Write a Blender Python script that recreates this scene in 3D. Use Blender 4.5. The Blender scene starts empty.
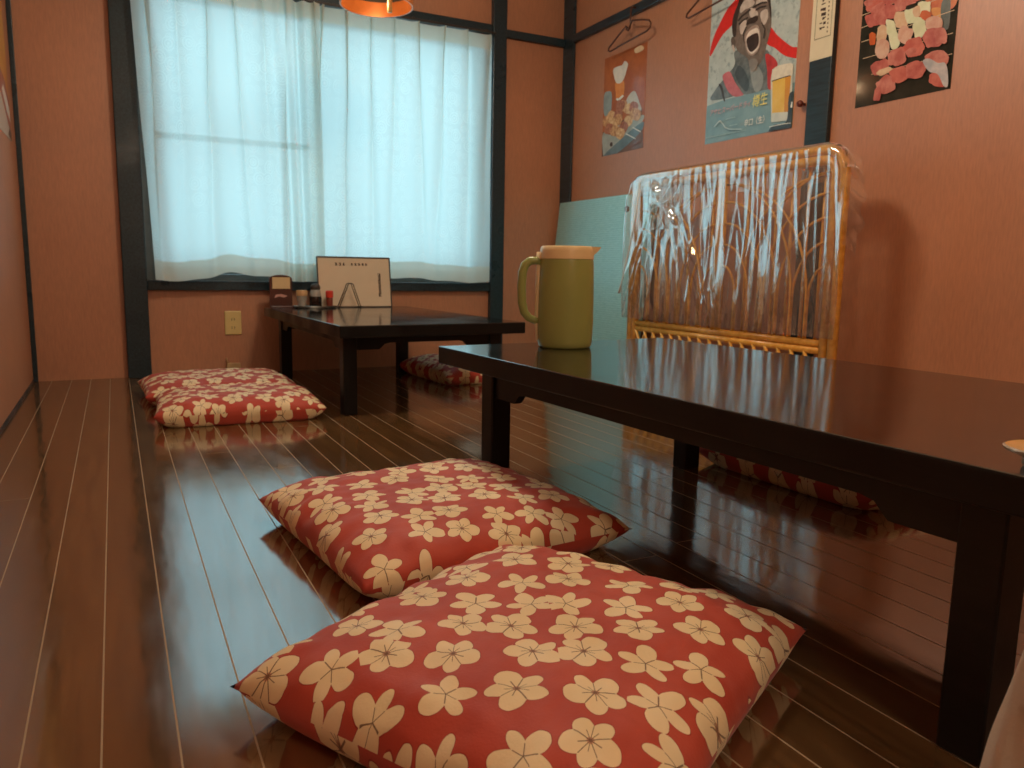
import bpy, math, random
from mathutils import Vector, Matrix, noise
PI = math.pi
sc = bpy.context.scene
COL = sc.collection
rnd = random.Random(7)

# ------------------------------------------------------------------ camera calibration
FPX = 770.0
D = Vector((113-512, 263-384, FPX)).normalized()
V = Vector((-89, 5216, FPX)); V = (V - D*V.dot(D)).normalized(); U = -V
X = D.cross(U)
if X[0] < 0: X = -X
H = 0.52
def ray(u, v):
    r = Vector((u-512, v-384, FPX)); return Vector((r.dot(X), r.dot(D), r.dot(U)))
def onX(u, v, x):
    r = ray(u, v); r = r*(x/r.x); return Vector((r.x, r.y, r.z+H))
def onY(u, v, y):
    r = ray(u, v); r = r*(y/r.y); return Vector((r.x, r.y, r.z+H))
cam = bpy.data.cameras.new('camera'); camo = bpy.data.objects.new('camera', cam); COL.objects.link(camo)
M = Matrix(((X[0], -X[1], -X[2]), (D[0], -D[1], -D[2]), (U[0], -U[1], -U[2])))
camo.matrix_world = Matrix.Translation((0, 0, H)) @ M.to_4x4()
cam.sensor_width = 36; cam.lens = 36*FPX/1024; cam.clip_start = 0.02
cam.dof.use_dof = True; cam.dof.focus_distance = 1.25; cam.dof.aperture_fstop = 10
sc.camera = camo
sc.view_settings.view_transform = 'Standard'; sc.view_settings.look = 'None'
sc.view_settings.gamma = 1; sc.view_settings.use_curve_mapping = False
sc.view_settings.exposure = 0.0

# ------------------------------------------------------------------ materials
def srgb(r, g, b):
    f = lambda c: (c/255/12.92) if c/255 <= .04045 else ((c/255+.055)/1.055)**2.4
    return (f(r), f(g), f(b), 1)
class NT:
    def __init__(s, name):
        s.m = bpy.data.materials.new(name); s.m.use_nodes = True
        s.t = s.m.node_tree; s.t.nodes.clear()
        s.out = s.t.nodes.new('ShaderNodeOutputMaterial')
    def n(s, typ, **kw):
        nd = s.t.nodes.new('ShaderNode'+typ)
        for k, v in kw.items(): setattr(nd, k, v)
        return nd
    def set(s, sock, v):
        if isinstance(v, bpy.types.NodeSocket): s.t.links.new(v, sock)
        else: sock.default_value = v
    def math(s, op, a, b=0.0, c=0.0):
        nd = s.n('Math', operation=op)
        for i, v in enumerate((a, b, c)): s.set(nd.inputs[i], v)
        return nd.outputs[0]
    def vmath(s, op, a, b=(0, 0, 0)):
        nd = s.n('VectorMath', operation=op); s.set(nd.inputs[0], a); s.set(nd.inputs[1], b)
        return nd.outputs['Value'] if op in ('LENGTH', 'DOT_PRODUCT', 'DISTANCE') else nd.outputs[0]
    def mix(s, f, a, b):
        nd = s.n('Mix', data_type='RGBA'); s.set(nd.inputs[0], f); s.set(nd.inputs[6], a); s.set(nd.inputs[7], b)
        return nd.outputs[2]
    def noise(s, vec, scale, detail=3, rough=.5):
        nd = s.n('TexNoise'); s.set(nd.inputs['Vector'], vec); nd.inputs['Scale'].default_value = scale
        nd.inputs['Detail'].default_value = detail; nd.inputs['Roughness'].default_value = rough
        return nd.outputs[0]
    def ramp(s, f, lo, hi, a=0.0, b=1.0):
        nd = s.n('MapRange'); s.set(nd.inputs[0], f); nd.inputs[1].default_value = lo; nd.inputs[2].default_value = hi
        nd.inputs[3].default_value = a; nd.inputs[4].default_value = b
        return nd.outputs[0]
    def scale(s, vec, v): return s.vmath('MULTIPLY', vec, v)
    def bump(s, h, strength=.3, dist=.01):
        nd = s.n('Bump'); s.set(nd.inputs['Height'], h); nd.inputs['Strength'].default_value = strength
        nd.inputs['Distance'].default_value = dist; return nd.outputs[0]
    def obj(s): return s.n('TexCoord').outputs['Object']
    def pos(s): return s.n('NewGeometry').outputs['Position']
    def uv(s): return s.n('TexCoord').outputs['UV']
    def sep(s, v):
        nd = s.n('SeparateXYZ'); s.set(nd.inputs[0], v); return nd.outputs
    def bsdf(s, color, rough=.5, normal=None, link=True, **kw):
        b = s.n('BsdfPrincipled'); s.set(b.inputs['Base Color'], color); s.set(b.inputs['Roughness'], rough)
        if normal is not None: s.set(b.inputs['Normal'], normal)
        for k, v in kw.items(): s.set(b.inputs[k.replace('_', ' ')], v)
        if link: s.t.links.new(b.outputs[0], s.out.inputs[0])
        return b.outputs[0]

def simple(name, col, rough=.5, var=.12, scale=30, bump=0.0, **kw):
    t = NT(name); c = srgb(*col); n = t.noise(t.obj(), scale)
    dark = tuple(x*(1-var) for x in c[:3])+(1,); light = tuple(min(1, x*(1+var)) for x in c[:3])+(1,)
    nor = t.bump(n, bump, .004) if bump else None
    t.bsdf(t.mix(t.ramp(n, .3, .7), dark, light), rough, nor, **kw); return t.m

def mat_plaster(name, col):
    t = NT(name); p = t.pos(); c = srgb(*col)
    n1 = t.noise(p, 2.0, 4); n2 = t.noise(t.scale(p, (60, 60, 9)), 3, 4); n3 = t.noise(p, 160, 2)
    f = t.math('ADD', t.math('MULTIPLY', n1, .5), t.math('MULTIPLY', n2, .5))
    col = t.mix(t.ramp(f, .35, .65), tuple(x*.86 for x in c[:3])+(1,), tuple(x*1.12 for x in c[:3])+(1,))
    t.bsdf(col, .46, t.bump(t.math('ADD', n2, n3), .10, .002), IOR=1.78); return t.m

def mat_floor():
    t = NT('plank_floor'); p = t.pos(); s = t.sep(p); W = .0758
    q = t.math('DIVIDE', t.math('SUBTRACT', s[0], .0377-W*20), W)
    idx = t.math('FLOOR', q); fr = t.math('FRACT', q)
    e = t.math('MULTIPLY', t.math('MINIMUM', fr, t.math('SUBTRACT', 1.0, fr)), W)
    wn = t.n('TexWhiteNoise', noise_dimensions='1D'); t.set(wn.inputs[1], idx); rv = wn.outputs[0]
    yy = t.math('DIVIDE', t.math('ADD', s[1], t.math('MULTIPLY', rv, 3.9)), 3.64)
    fy = t.math('FRACT', yy); ey = t.math('MULTIPLY', t.math('MINIMUM', fy, t.math('SUBTRACT', 1.0, fy)), 3.64)
    groove = t.math('LESS_THAN', t.math('MINIMUM', e, t.math('ADD', ey, .0004)), .0011)
    cv = t.n('CombineXYZ'); t.set(cv.inputs[0], t.math('ADD', t.math('MULTIPLY', s[0], 14), t.math('MULTIPLY', rv, 30)))
    t.set(cv.inputs[1], t.math('MULTIPLY', s[1], .9)); g = t.noise(cv.outputs[0], 4, 5, .6)
    base = t.mix(t.ramp(g, .3, .72), srgb(76, 53, 30), srgb(116, 84, 50))
    base = t.mix(t.math('MULTIPLY', rv, .45), base, srgb(84, 58, 34))
    col = t.mix(groove, base, srgb(160, 142, 118))  # pale groove colour paints in the window glare along the plank joints
    wear = t.noise(t.scale(p, (5, 2.2, 1)), 3, 4)
    rough = t.ramp(wear, .3, .75, .07, .17)
    rough = t.math('MAXIMUM', rough, t.math('MULTIPLY', groove, .8))
    wave = t.noise(t.scale(p, (10, 2.5, 1)), 1.6, 2)
    nor = t.bump(t.math('ADD', wave, t.math('MULTIPLY', rv, .0)), .035, .02)
    b = t.bsdf(col, rough, nor, IOR=t.math('SUBTRACT', 3.2, t.math('MULTIPLY', groove, 1.9)))
    return t.m

def mat_lacquer(name, col, rough, ior=1.9):
    t = NT(name); p = t.obj(); c = srgb(*col)
    g = t.noise(t.scale(p, (22, 1.6, 22)), 5, 5, .6)
    base = t.mix(t.ramp(g, .35, .7), tuple(x*.55 for x in c[:3])+(1,), tuple(x*1.3 for x in c[:3])+(1,))
    w = t.noise(p, 6, 3)
    t.bsdf(base, t.ramp(w, .3, .7, rough*.7, rough*1.3), t.bump(t.noise(t.scale(p, (3, 1, 3)), 2, 2), .04, .01), IOR=ior)
    return t.m

def mat_blossom():
    t = NT('red_blossom_cotton'); uv = t.uv(); P = .072
    v = t.scale(uv, (1/P, 1/P, 0))
    vo = t.n('TexVoronoi', voronoi_dimensions='2D', feature='F1'); t.set(vo.inputs['Vector'], v)
    vo.inputs['Scale'].default_value = 1; vo.inputs['Randomness'].default_value = .42
    d = t.vmath('SUBTRACT', v, vo.outputs['Position']); s = t.sep(d); cs = t.sep(vo.outputs['Color'])
    r = t.math('SQRT', t.math('ADD', t.math('MULTIPLY', s[0], s[0]), t.math('MULTIPLY', s[1], s[1])))
    r = t.math('DIVIDE', r, t.math('ADD', .43, t.math('MULTIPLY', cs[2], .055)))
    th = t.math('ADD', t.math('ARCTAN2', s[1], s[0]), t.math('MULTIPLY', cs[0], 6.283))
    warp = t.math('MULTIPLY', t.math('SINE', t.math('ADD', t.math('MULTIPLY', th, 2), t.math('MULTIPLY', cs[1], 20))), .16)
    th = t.math('ADD', th, warp)
    SEC = 2*PI/5
    f = t.math('SUBTRACT', t.math('MULTIPLY', t.math('FRACT', t.math('ADD', t.math('DIVIDE', th, SEC), 20)), SEC), SEC/2)
    px = t.math('SUBTRACT', t.math('MULTIPLY', r, t.math('COSINE', f)), .56)
    py = t.math('MULTIPLY', r, t.math('SINE', f))
    kind = t.math('GREATER_THAN', cs[1], .55)
    wid = t.math('ADD', .295, t.math('MULTIPLY', kind, .09))
    a = t.math('DIVIDE', px, .47); b = t.math('DIVIDE', py, wid)
    wob = t.math('MULTIPLY', t.math('SUBTRACT', t.noise(t.scale(uv, (60, 60, 0)), 1, 1), .5), .25)
    el = t.math('ADD', t.math('SQRT', t.math('ADD', t.math('MULTIPLY', a, a), t.math('MULTIPLY', b, b))), wob)
    core = t.math('LESS_THAN', r, .2)
    mask = t.math('MAXIMUM', t.math('LESS_THAN', el, 1.0), core)
    outer = t.math('SUBTRACT', t.math('LESS_THAN', el, 1.07), t.math('LESS_THAN', el, 1.0))
    # dark drawn lines: petal divisions near the heart, centre veins in the round kind
    div = t.math('MULTIPLY', t.math('LESS_THAN', t.math('MULTIPLY', r, t.math('SINE', t.math('SUBTRACT', SEC/2, t.math('ABSOLUTE', f)))), .018), t.math('LESS_THAN', r, t.math('ADD', .42, t.math('MULTIPLY', kind, .22))))
    vein = t.math('MULTIPLY', t.math('MULTIPLY', t.math('LESS_THAN', t.math('ABSOLUTE', py), .016), t.math('LESS_THAN', r, .42)), kind)
    line = t.math('MULTIPLY', t.math('MAXIMUM', div, vein), mask)
    w = t.noise(t.scale(uv, (1, 1, 0)), 320, 2)
    fade = t.noise(t.scale(uv, (1, 1, 0)), 9, 3)
    red = t.mix(t.ramp(fade, .3, .7), srgb(170, 56, 40), srgb(190, 78, 60))
    cream = t.mix(t.ramp(fade, .3, .7), srgb(228, 206, 160), srgb(240, 222, 184))
    col = t.mix(outer, red, srgb(150, 45, 35)); col = t.mix(mask, col, cream)
    reds = t.math('LESS_THAN', r, .13)
    col = t.mix(t.math('MULTIPLY', t.math('MULTIPLY', reds, kind), .55), col, srgb(190, 90, 60))
    col = t.mix(t.math('MULTIPLY', line, .85), col, srgb(92, 56, 34))
    nor = t.bump(t.math('ADD', t.math('MULTIPLY', w, .25), t.noise(t.scale(uv, (1, 1, 0)), 26, 3)), .22, .006)
    t.bsdf(col, .62, nor, Sheen_Weight=.15, Specular_IOR_Level=.35); return t.m

def mat_curtain():
    t = NT('sheer_jacquard'); uv = t.uv(); s = t.sep(uv)
    rings = None
    for sc_, off in ((12.0, 0.0), (24.0, 3.3)):
        vo = t.n('TexVoronoi', voronoi_dimensions='2D'); t.set(vo.inputs['Vector'], t.vmath('ADD', uv, (off, off*.7, 0)))
        vo.inputs['Scale'].default_value = sc_; vo.inputs['Randomness'].default_value = .5
        d = vo.outputs['Distance']
        w = t.math('SINE', t.math('MULTIPLY', d, 42))
        k = t.math('MULTIPLY', t.math('GREATER_THAN', w, .25), t.math('LESS_THAN', d, .40))
        rings = k if rings is None else t.math('MAXIMUM', rings, k)
    zone = t.ramp(t.noise(t.scale(uv, (3, 1.2, 0)), 1.5, 2), .42, .62)
    pat = t.math('MULTIPLY', rings, zone)
    hem = t.math('MAXIMUM', t.math('GREATER_THAN', s[1], 1.21), t.math('LESS_THAN', s[1], .085))
    weave = t.noise(t.scale(uv, (500, 500, 0)), 1, 1)
    clear = t.math('SUBTRACT', .20, t.math('MULTIPLY', pat, .09))
    clear = t.math('MULTIPLY', clear, t.math('SUBTRACT', 1.0, t.math('MULTIPLY', hem, .8)))
    tr = t.n('BsdfTransparent'); tr.inputs[0].default_value = (.97, 1, 1, 1)
    tl = t.n('BsdfTranslucent'); t.set(tl.inputs[0], t.mix(hem, srgb(236, 244, 240), srgb(205, 212, 200)))
    df = t.n('BsdfDiffuse'); t.set(df.inputs[0], srgb(225, 232, 222))
    a = t.n('MixShader'); t.set(a.inputs[0], t.math('ADD', .38, t.math('MULTIPLY', hem, .16))); t.t.links.new(tl.outputs[0], a.inputs[1]); t.t.links.new(df.outputs[0], a.inputs[2])
    b = t.n('MixShader'); t.set(b.inputs[0], clear); t.t.links.new(a.outputs[0], b.inputs[1]); t.t.links.new(tr.outputs[0], b.inputs[2])
    t.t.links.new(b.outputs[0], t.out.inputs[0]); return t.m

def mat_plastic():
    t = NT('clear_plastic_film')
    lw = t.n('LayerWeight'); lw.inputs[0].default_value = .35
    n = t.noise(t.scale(t.obj(), (1, 1, .6)), 55, 3)
    nor = t.bump(n, .25, .004)
    tr = t.n('BsdfTransparent'); tr.inputs[0].default_value = (.96, .96, .95, 1)
    gl = t.n('BsdfGlossy'); gl.inputs['Roughness'].default_value = .07; t.set(gl.inputs['Normal'], nor)
    gl.inputs[0].default_value = (1, 1, 1, 1)
    df = t.n('BsdfDiffuse'); df.inputs[0].default_value = (.8, .8, .78, 1)
    f = t.ramp(lw.outputs['Facing'], 0, .85, .12, 1.0)
    a = t.n('MixShader'); t.set(a.inputs[0], f); t.t.links.new(tr.outputs[0], a.inputs[1]); t.t.links.new(gl.outputs[0], a.inputs[2])
    b = t.n('MixShader'); b.inputs[0].default_value = .055; t.t.links.new(a.outputs[0], b.inputs[1]); t.t.links.new(df.outputs[0], b.inputs[2])
    t.t.links.new(b.outputs[0], t.out.inputs[0]); return t.m

def mat_pane():
    t = NT('window_glass')
    tr = t.n('BsdfTransparent'); tr.inputs[0].default_value = (.93, .97, .97, 1)
    gl = t.n('BsdfGlossy'); gl.inputs['Roughness'].default_value = .25
    n = t.noise(t.pos(), 4, 2)
    b = t.n('MixShader'); t.set(b.inputs[0], t.ramp(n, 0, 1, .01, .02)); t.t.links.new(tr.outputs[0], b.inputs[1]); t.t.links.new(gl.outputs[0], b.inputs[2])
    t.t.links.new(b.outputs[0], t.out.inputs[0]); return t.m

def mat_rattan():
    t = NT('honey_rattan'); p = t.obj(); g = t.noise(t.scale(p, (1, 1, 1)), 40, 4)
    c = t.mix(t.ramp(g, .3, .7), srgb(214, 150, 54), srgb(244, 192, 94))
    t.bsdf(c, .35, t.bump(g, .1, .002), Coat_Weight=.3, Coat_Roughness=.2); return t.m

def mat_tatami():
    t = NT('green_tatami_weave'); s = t.sep(t.obj())
    rib = t.math('SINE', t.math('MULTIPLY', s[2], 2*PI/.011))
    n = t.noise(t.scale(t.obj(), (8, 8, 60)), 4, 3)
    c = t.mix(t.ramp(t.math('ADD', t.math('MULTIPLY', rib, .12), n), .3, .75), srgb(136, 204, 206), srgb(164, 224, 226))
    t.bsdf(c, .42, t.bump(rib, .10, .002), IOR=2.0); return t.m

def mat_lamp(name, col, strength):
    t = NT(name); e = t.n('Emission'); e.inputs[0].default_value = col; e.inputs[1].default_value = strength
    t.t.links.new(e.outputs[0], t.out.inputs[0]); return t.m

def mat_picture(name, c1, c2, scale, rough=.3, c3=None):
    t = NT(name); n = t.noise(t.pos(), scale, 4, .6)
    c = t.mix(t.ramp(n, .36, .64), srgb(*c1), srgb(*c2))
    if c3: c = t.mix(t.ramp(t.noise(t.pos(), scale*1.7, 2), .55, .65), c, srgb(*c3))
    t.bsdf(c, rough, Coat_Weight=.25, Coat_Roughness=.08); return t.m

MT = dict(
    wall=mat_plaster('terracotta_plaster', (180, 122, 88)),
    ceil=simple('ceiling_board', (205, 190, 165), .8, .06, 5),
    floor=mat_floor(),
    post=mat_lacquer('dark_stained_post', (36, 54, 62), .36, 1.45),
    table=mat_lacquer('black_lacquer', (24, 17, 14), .11, 2.6),
    tleg=mat_lacquer('black_leg_lacquer', (14, 13, 13), .42, 1.38),
    blossom=mat_blossom(), curtain=mat_curtain(), plastic=mat_plastic(), pane=mat_pane(),
    rattan=mat_rattan(), tatami=mat_tatami(),
    metal=simple('brushed_aluminium', (150, 155, 155), .3, .1, 50, Metallic=.9),
    sash=simple('grey_sash', (96, 108, 110), .4, .08, 20),
    olive=simple('olive_plastic', (146, 156, 92), .30, .05, 12),
    cream=simple('cream_plastic', (226, 206, 162), .35, .05, 12),
    copper=simple('copper_rim', (205, 120, 62), .32, .15, 14, Metallic=.35),
    dark=simple('dark_metal', (52, 46, 42), .45, .1, 20),
    wire=simple('brown_wire', (84, 46, 28), .35, .1, 30),
    pull=simple('pale_pull', (250, 236, 170), .4, .03, 10),
    ivory=simple('ivory_switch_plate', (216, 192, 128), .45, .05, 10),
    signwood=simple('dark_red_wood', (74, 38, 30), .35, .2, 14),
    label=simple('paper_label', (206, 184, 140), .7, .05, 20),
    paper=simple('white_menu_paper', (206, 190, 164), .6, .03, 12),
    ink=simple('ink', (70, 50, 40), .7, .1, 20),
    glass=simple('cloudy_glass', (196, 196, 188), .12, .05, 20, Transmission_Weight=.5),
    soy=simple('soy_sauce_black', (26, 18, 16), .12, .1, 20),
    redcap=simple('red_plastic_cap', (208, 58, 40), .35, .06, 20),
    spice=simple('red_spice', (120, 52, 34), .4, .15, 90),
    tan=simple('tan_wood_cap', (186, 150, 104), .5, .08, 30),
    cloth=None, black=simple('black_cord', (14, 13, 13), .6, .1, 20),
    tray=simple('steel_tray', (176, 172, 164), .25, .05, 20, Metallic=.8),
    ceramic=simple('grey_ceramic', (180, 172, 158), .25, .08, 20),
    saucerin=simple('beige_glaze', (206, 166, 110), .3, .08, 20),
    bulb=mat_lamp('warm_bulb', (1, .66, .34, 1), 3.0),
)
t = NT('off_white_print_cloth'); nn = t.noise(t.obj(), 14, 3)
t.bsdf(t.mix(t.ramp(nn, .56, .66), srgb(196, 186, 170), srgb(150, 112, 84)), .85, t.bump(t.noise(t.obj(), 300, 2), .2, .002)); MT['cloth'] = t.m

# ------------------------------------------------------------------ mesh builder
class MB:
    def __init__(s): s.v = []; s.f = []; s.mi = []; s.uv = {}
    def add(s, vs, fs, mi=0, uvs=None):
        o = len(s.v); s.v += [Vector(p) for p in vs]
        for f in fs:
            if uvs: s.uv[len(s.f)] = [uvs[i] for i in f]
            s.f.append([i+o for i in f]); s.mi.append(mi)
        return s
    def box(s, a, b, bev=0.0, mi=0):
        (x0, y0, z0), (x1, y1, z1) = a, b
        if bev <= 0:
            return s.add([(x0,y0,z0),(x1,y0,z0),(x1,y1,z0),(x0,y1,z0),(x0,y0,z1),(x1,y0,z1),(x1,y1,z1),(x0,y1,z1)],
                [(0,3,2,1),(4,5,6,7),(0,1,5,4),(1,2,6,5),(2,3,7,6),(3,0,4,7)], mi)
        import bmesh
        bm = bmesh.new(); bmesh.ops.create_cube(bm, size=1)
        for v in bm.verts: v.co = Vector(((x0+x1)/2+v.co.x*(x1-x0), (y0+y1)/2+v.co.y*(y1-y0), (z0+z1)/2+v.co.z*(z1-z0)))
        bmesh.ops.bevel(bm, geom=list(bm.edges), offset=bev, segments=2, affect='EDGES', profile=.5)
        bm.verts.index_update(); s.add([v.co.copy() for v in bm.verts], [[v.index for v in f.verts] for f in bm.faces], mi); bm.free(); return s
    def tube(s, pts, r, n=8, mi=0, closed=False, caps=True):
        pts = [Vector(p) for p in pts]; m = len(pts); rs = r if isinstance(r, (list, tuple)) else [r]*m
        vs = []; prev = None
        for i, p in enumerate(pts):
            if closed: d = pts[(i+1) % m]-pts[i-1]
            else: d = pts[min(i+1, m-1)]-pts[max(i-1, 0)]
            d.normalize()
            if prev is None:
                a = Vector((0, 0, 1)) if abs(d.z) < .9 else Vector((1, 0, 0)); e1 = d.cross(a).normalized()
            else: e1 = (prev - d*prev.dot(d)).normalized()
            prev = e1; e2 = d.cross(e1)
            for k in range(n):
                t_ = 2*PI*k/n; vs.append(p+(e1*math.cos(t_)+e2*math.sin(t_))*rs[i])
        fs = []
        for i in range(m if closed else m-1):
            j = (i+1) % m
            for k in range(n): fs.append((i*n+k, i*n+(k+1) % n, j*n+(k+1) % n, j*n+k))
        if caps and not closed: fs += [tuple(reversed(range(n))), tuple(range((m-1)*n, m*n))]
        return s.add(vs, fs, mi)
    def lathe(s, prof, c=(0, 0, 0), n=32, mi=0, sx=1, sy=1, mis=None):
        vs = []; m = len(prof)
        for (r, z) in prof:
            for k in range(n): t_ = 2*PI*k/n; vs.append((c[0]+r*math.cos(t_)*sx, c[1]+r*math.sin(t_)*sy, c[2]+z))
        for i in range(m-1):
            fs = [(i*n+k, i*n+(k+1) % n, (i+1)*n+(k+1) % n, (i+1)*n+k) for k in range(n)]
            if i == 0: base = len(s.v); s.add(vs, fs, mi if mis is None else mis[0])
            else:
                for f in fs: s.f.append([q+base for q in f]); s.mi.append(mi if mis is None else mis[i])
        return s
    def grid(s, fn, nu, nv, mi=0, uvfn=None):
        vs = []; uvs = []
        for j in range(nv+1):
            for i in range(nu+1):
                vs.append(fn(i/nu, j/nv)); uvs.append(uvfn(i/nu, j/nv) if uvfn else (i/nu, j/nv))
        fs = [(j*(nu+1)+i, j*(nu+1)+i+1, (j+1)*(nu+1)+i+1, (j+1)*(nu+1)+i) for j in range(nv) for i in range(nu)]
        return s.add(vs, fs, mi, uvs)
    def poly(s, pts, mi=0): return s.add(pts, [tuple(range(len(pts)))], mi)
    def prism(s, pts, off, mi=0):
        n = len(pts); off = Vector(off); vs = [Vector(p) for p in pts]+[Vector(p)+off for p in pts]
        fs = [tuple(reversed(range(n))), tuple(range(n, 2*n))]+[(i, (i+1) % n, n+(i+1) % n, n+i) for i in range(n)]
        return s.add(vs, fs, mi)
    def build(s, name, mats, parent=None, smooth=False, sharp=None, origin=None):
        if not isinstance(mats, (list, tuple)): mats = [mats]
        me = bpy.data.meshes.new(name)
        inv = None
        if parent is not None: inv = parent.matrix_basis.inverted()
        elif origin is not None: inv = Matrix.Translation(-Vector(origin))
        vs = [inv @ p for p in s.v] if inv is not None else s.v
        me.from_pydata([tuple(p) for p in vs], [], s.f)
        for m in mats: me.materials.append(m)
        me.polygons.foreach_set('material_index', s.mi)
        if s.uv:
            l = me.uv_layers.new(name='UVMap')
            for p in me.polygons:
                if p.index in s.uv:
                    for k, li in enumerate(p.loop_indices): l.data[li].uv = s.uv[p.index][k]
        me.update()
        import bmesh
        bm = bmesh.new(); bm.from_mesh(me); bmesh.ops.recalc_face_normals(bm, faces=bm.faces[:]); bm.to_mesh(me); bm.free()
        if smooth:
            me.polygons.foreach_set('use_smooth', [True]*len(me.polygons))
            if sharp: me.set_sharp_from_angle(angle=math.radians(sharp))
        o = bpy.data.objects.new(name, me); COL.objects.link(o)
        if parent is not None: o.parent = parent
        elif origin is not None: o.location = origin
        return o

def tag(o, label, cat, group=None):
    o['label'] = label; o['category'] = cat
    if group: o['group'] = group
    return o
def thing(name, label, cat, loc=(0, 0, 0), rz=0.0, group=None):
    o = bpy.data.objects.new(name, None); COL.objects.link(o); o.empty_display_size = .1
    o.location = loc; o.rotation_euler = (0, 0, rz)
    o.matrix_basis = Matrix.Translation(loc) @ Matrix.Rotation(rz, 4, 'Z')
    return tag(o, label, cat, group)
def struct(o): o['kind'] = 'structure'; return o

# ------------------------------------------------------------------ room
XL, XR, YB, YF, ZC = -.335, 2.318, 3.92, -1.6, 2.45
WX0, WX1, WZ0, WZ1 = .135, 1.855, .445, 1.755
struct(MB().box((XL-.1, YF-.1, -.1), (XR+.1, YB+.12, 0)).build('floor', MT['floor']))
struct(MB().box((XL-.1, YF-.1, ZC), (XR+.1, YB+.12, ZC+.1)).build('ceiling', MT['ceil']))
b = MB()
b.box((XL-.1, YB, 0), (WX0, YB+.12, ZC)); b.box((WX1, YB, 0), (XR+.1, YB+.12, ZC))
b.box((WX0, YB, 0), (WX1, YB+.12, WZ0)); b.box((WX0, YB, WZ1), (WX1, YB+.12, ZC))
struct(b.build('wall_back', MT['wall']))
struct(MB().box((XL-.1, YF, 0), (XL, YB, ZC)).build('wall_left', MT['wall']))
struct(MB().box((XR, YF, 0), (XR+.1, YB, ZC)).build('wall_right', MT['wall']))
struct(MB().box((XL-.1, YF-.1, 0), (XR+.1, YF, ZC)).build('wall_front', MT['wall']))
def trim(n, a, b_, bev=.004): return struct(MB().box(a, b_, bev).build('trim_%d' % n, MT['post']))
trim(1, (.036, YB-.035, 0), (.134, YB, ZC))
trim(2, (1.857, YB-.035, 0), (1.937, YB, ZC))
trim(3, (XR-.014, YB-.115, 0), (XR, YB, ZC))
trim(4, (XR-.022, 2.035, 0), (XR, 2.136, ZC))
trim(5, (1.937, YB-.025, 1.752), (XR-.014, YB, 1.794))
trim(6, (XR-.025, 2.136, 1.752), (XR, YB-.115, 1.794))
trim(7, (XR-.025, YF, 1.752), (XR, 2.035, 1.794))
trim(8, (XL, YB-.018, 0), (XL+.018, YB, ZC), .002)
trim(9, (.134, YB-.025, WZ1), (1.857, YB, WZ1+.05))
trim(10, (.134, YB-.03, WZ0-.045), (1.857, YB, WZ0))
struct(MB().box((XL, YF, 0), (XL+.006, YB-.018, .012)).build('baseboard_left', MT['post']))
# window
win = bpy.data.objects.new('window_1', None); COL.objects.link(win); struct(win); win.location = ((WX0+WX1)/2, YB+.06, WZ0)
win.matrix_basis = Matrix.Translation(win.location)
b = MB(); y0, y1 = YB+.01, YB+.10
b.box((WX0, y0, WZ0), (WX0+.03, y1, WZ1)); b.box((WX1-.03, y0, WZ0), (WX1, y1, WZ1))
b.box((WX0+.03, y0, WZ0), (WX1-.03, y1, WZ0+.03)); b.box((WX0+.03, y0, WZ1-.03), (WX1-.03, y1, WZ1))
b.build('window_frame', MT['sash'], win)
xm = .93
for (xa, xb, ya) in ((WX0+.031, xm+.02, YB+.025), (xm-.02, WX1-.031, YB+.062)):
    b = MB(); za, zb = WZ0+.031, WZ1-.031; w = .035
    b.box((xa, ya, za), (xa+w, ya+.03, zb)); b.box((xb-w, ya, za), (xb, ya+.03, zb))
    b.box((xa+w, ya, za), (xb-w, ya+.03, za+w)); b.box((xa+w, ya, zb-w), (xb-w, ya+.03, zb))
    if xa < .5: b.box((xa+w, ya+.004, 1.085), (xb-w, ya+.026, 1.112))
    s_ = b.build('sash', MT['sash'], win)
    p = MB().box((xa+w, ya+.012, za+w), (xb-w, ya+.017, zb-w)).build('pane', MT['pane'])
    p.parent = s_; p.matrix_parent_inverse = win.matrix_basis.inverted()

# ------------------------------------------------------------------ curtains
def curtain(name, label, x0, x1, ybase, seed, pleat, gather=None, slant=0.0):
    r_ = random.Random(seed); zt = 1.738
    lines = []; x = x0+pleat*.5
    while x < x1:
        lines.append((x, r_.uniform(-.05, .05), r_.uniform(.6, 1.2), r_.uniform(.010, .018), r_.choice((-1, 1)))); x += pleat*r_.uniform(.88, 1.12)
    def fn(a, c):
        x = x0+(x1-x0)*a; tz = c
        zb = .458+.012*math.sin(x*9+seed)+.010*noise.noise((x*7, seed, 0))
        if seed == 3: zb += .018*math.exp(-((x-.45)/.07)**2)
        z = zb+(zt-zb)*tz; d = 1-tz
        y = ybase+.006*math.sin(x*21+seed)+.012*noise.noise((x*3, z*1.2, seed))*d
        xo = 0
        for (lx, wander, amp, wd, sg) in lines:
            cx = lx+wander*d+.012*noise.noise((lx*9, z*2.2, 3))
            w = wd*(1+2.2*d); u_ = (x-cx)/w
            if abs(u_) < 4:
                y -= amp*.034*(1-.35*d)*math.exp(-u_*u_)
                xo += -amp*.024*(1-.55*d)*u_*math.exp(-u_*u_); y -= sg*amp*.012*u_*math.exp(-u_*u_)
        if gather:
            g = math.exp(-((x-gather)/.07)**2); y -= g*.026*math.sin((x-gather)*2*PI/.062+z*1.5)
        x_ = x+xo
        if slant: x_ += slant*d*(1 if slant > 0 else 1)*(a if slant < 0 else 1-a)
        return (x_, y, z)
    o = MB().grid(fn, 220, 60, uvfn=lambda a, c: ((x1-x0)*a*1.25+seed, c*1.28)).build(name, MT['curtain'], smooth=True, origin=((x0+x1)/2, ybase, .46))
    return tag(o, label, 'curtain', 'sheer curtains at the window')
curtain('sheer_curtain', 'left panel of the sheer pale blue curtain, beside the wide dark post', .118, .925, 3.835, 3, .118, gather=.80, slant=.045)
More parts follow.
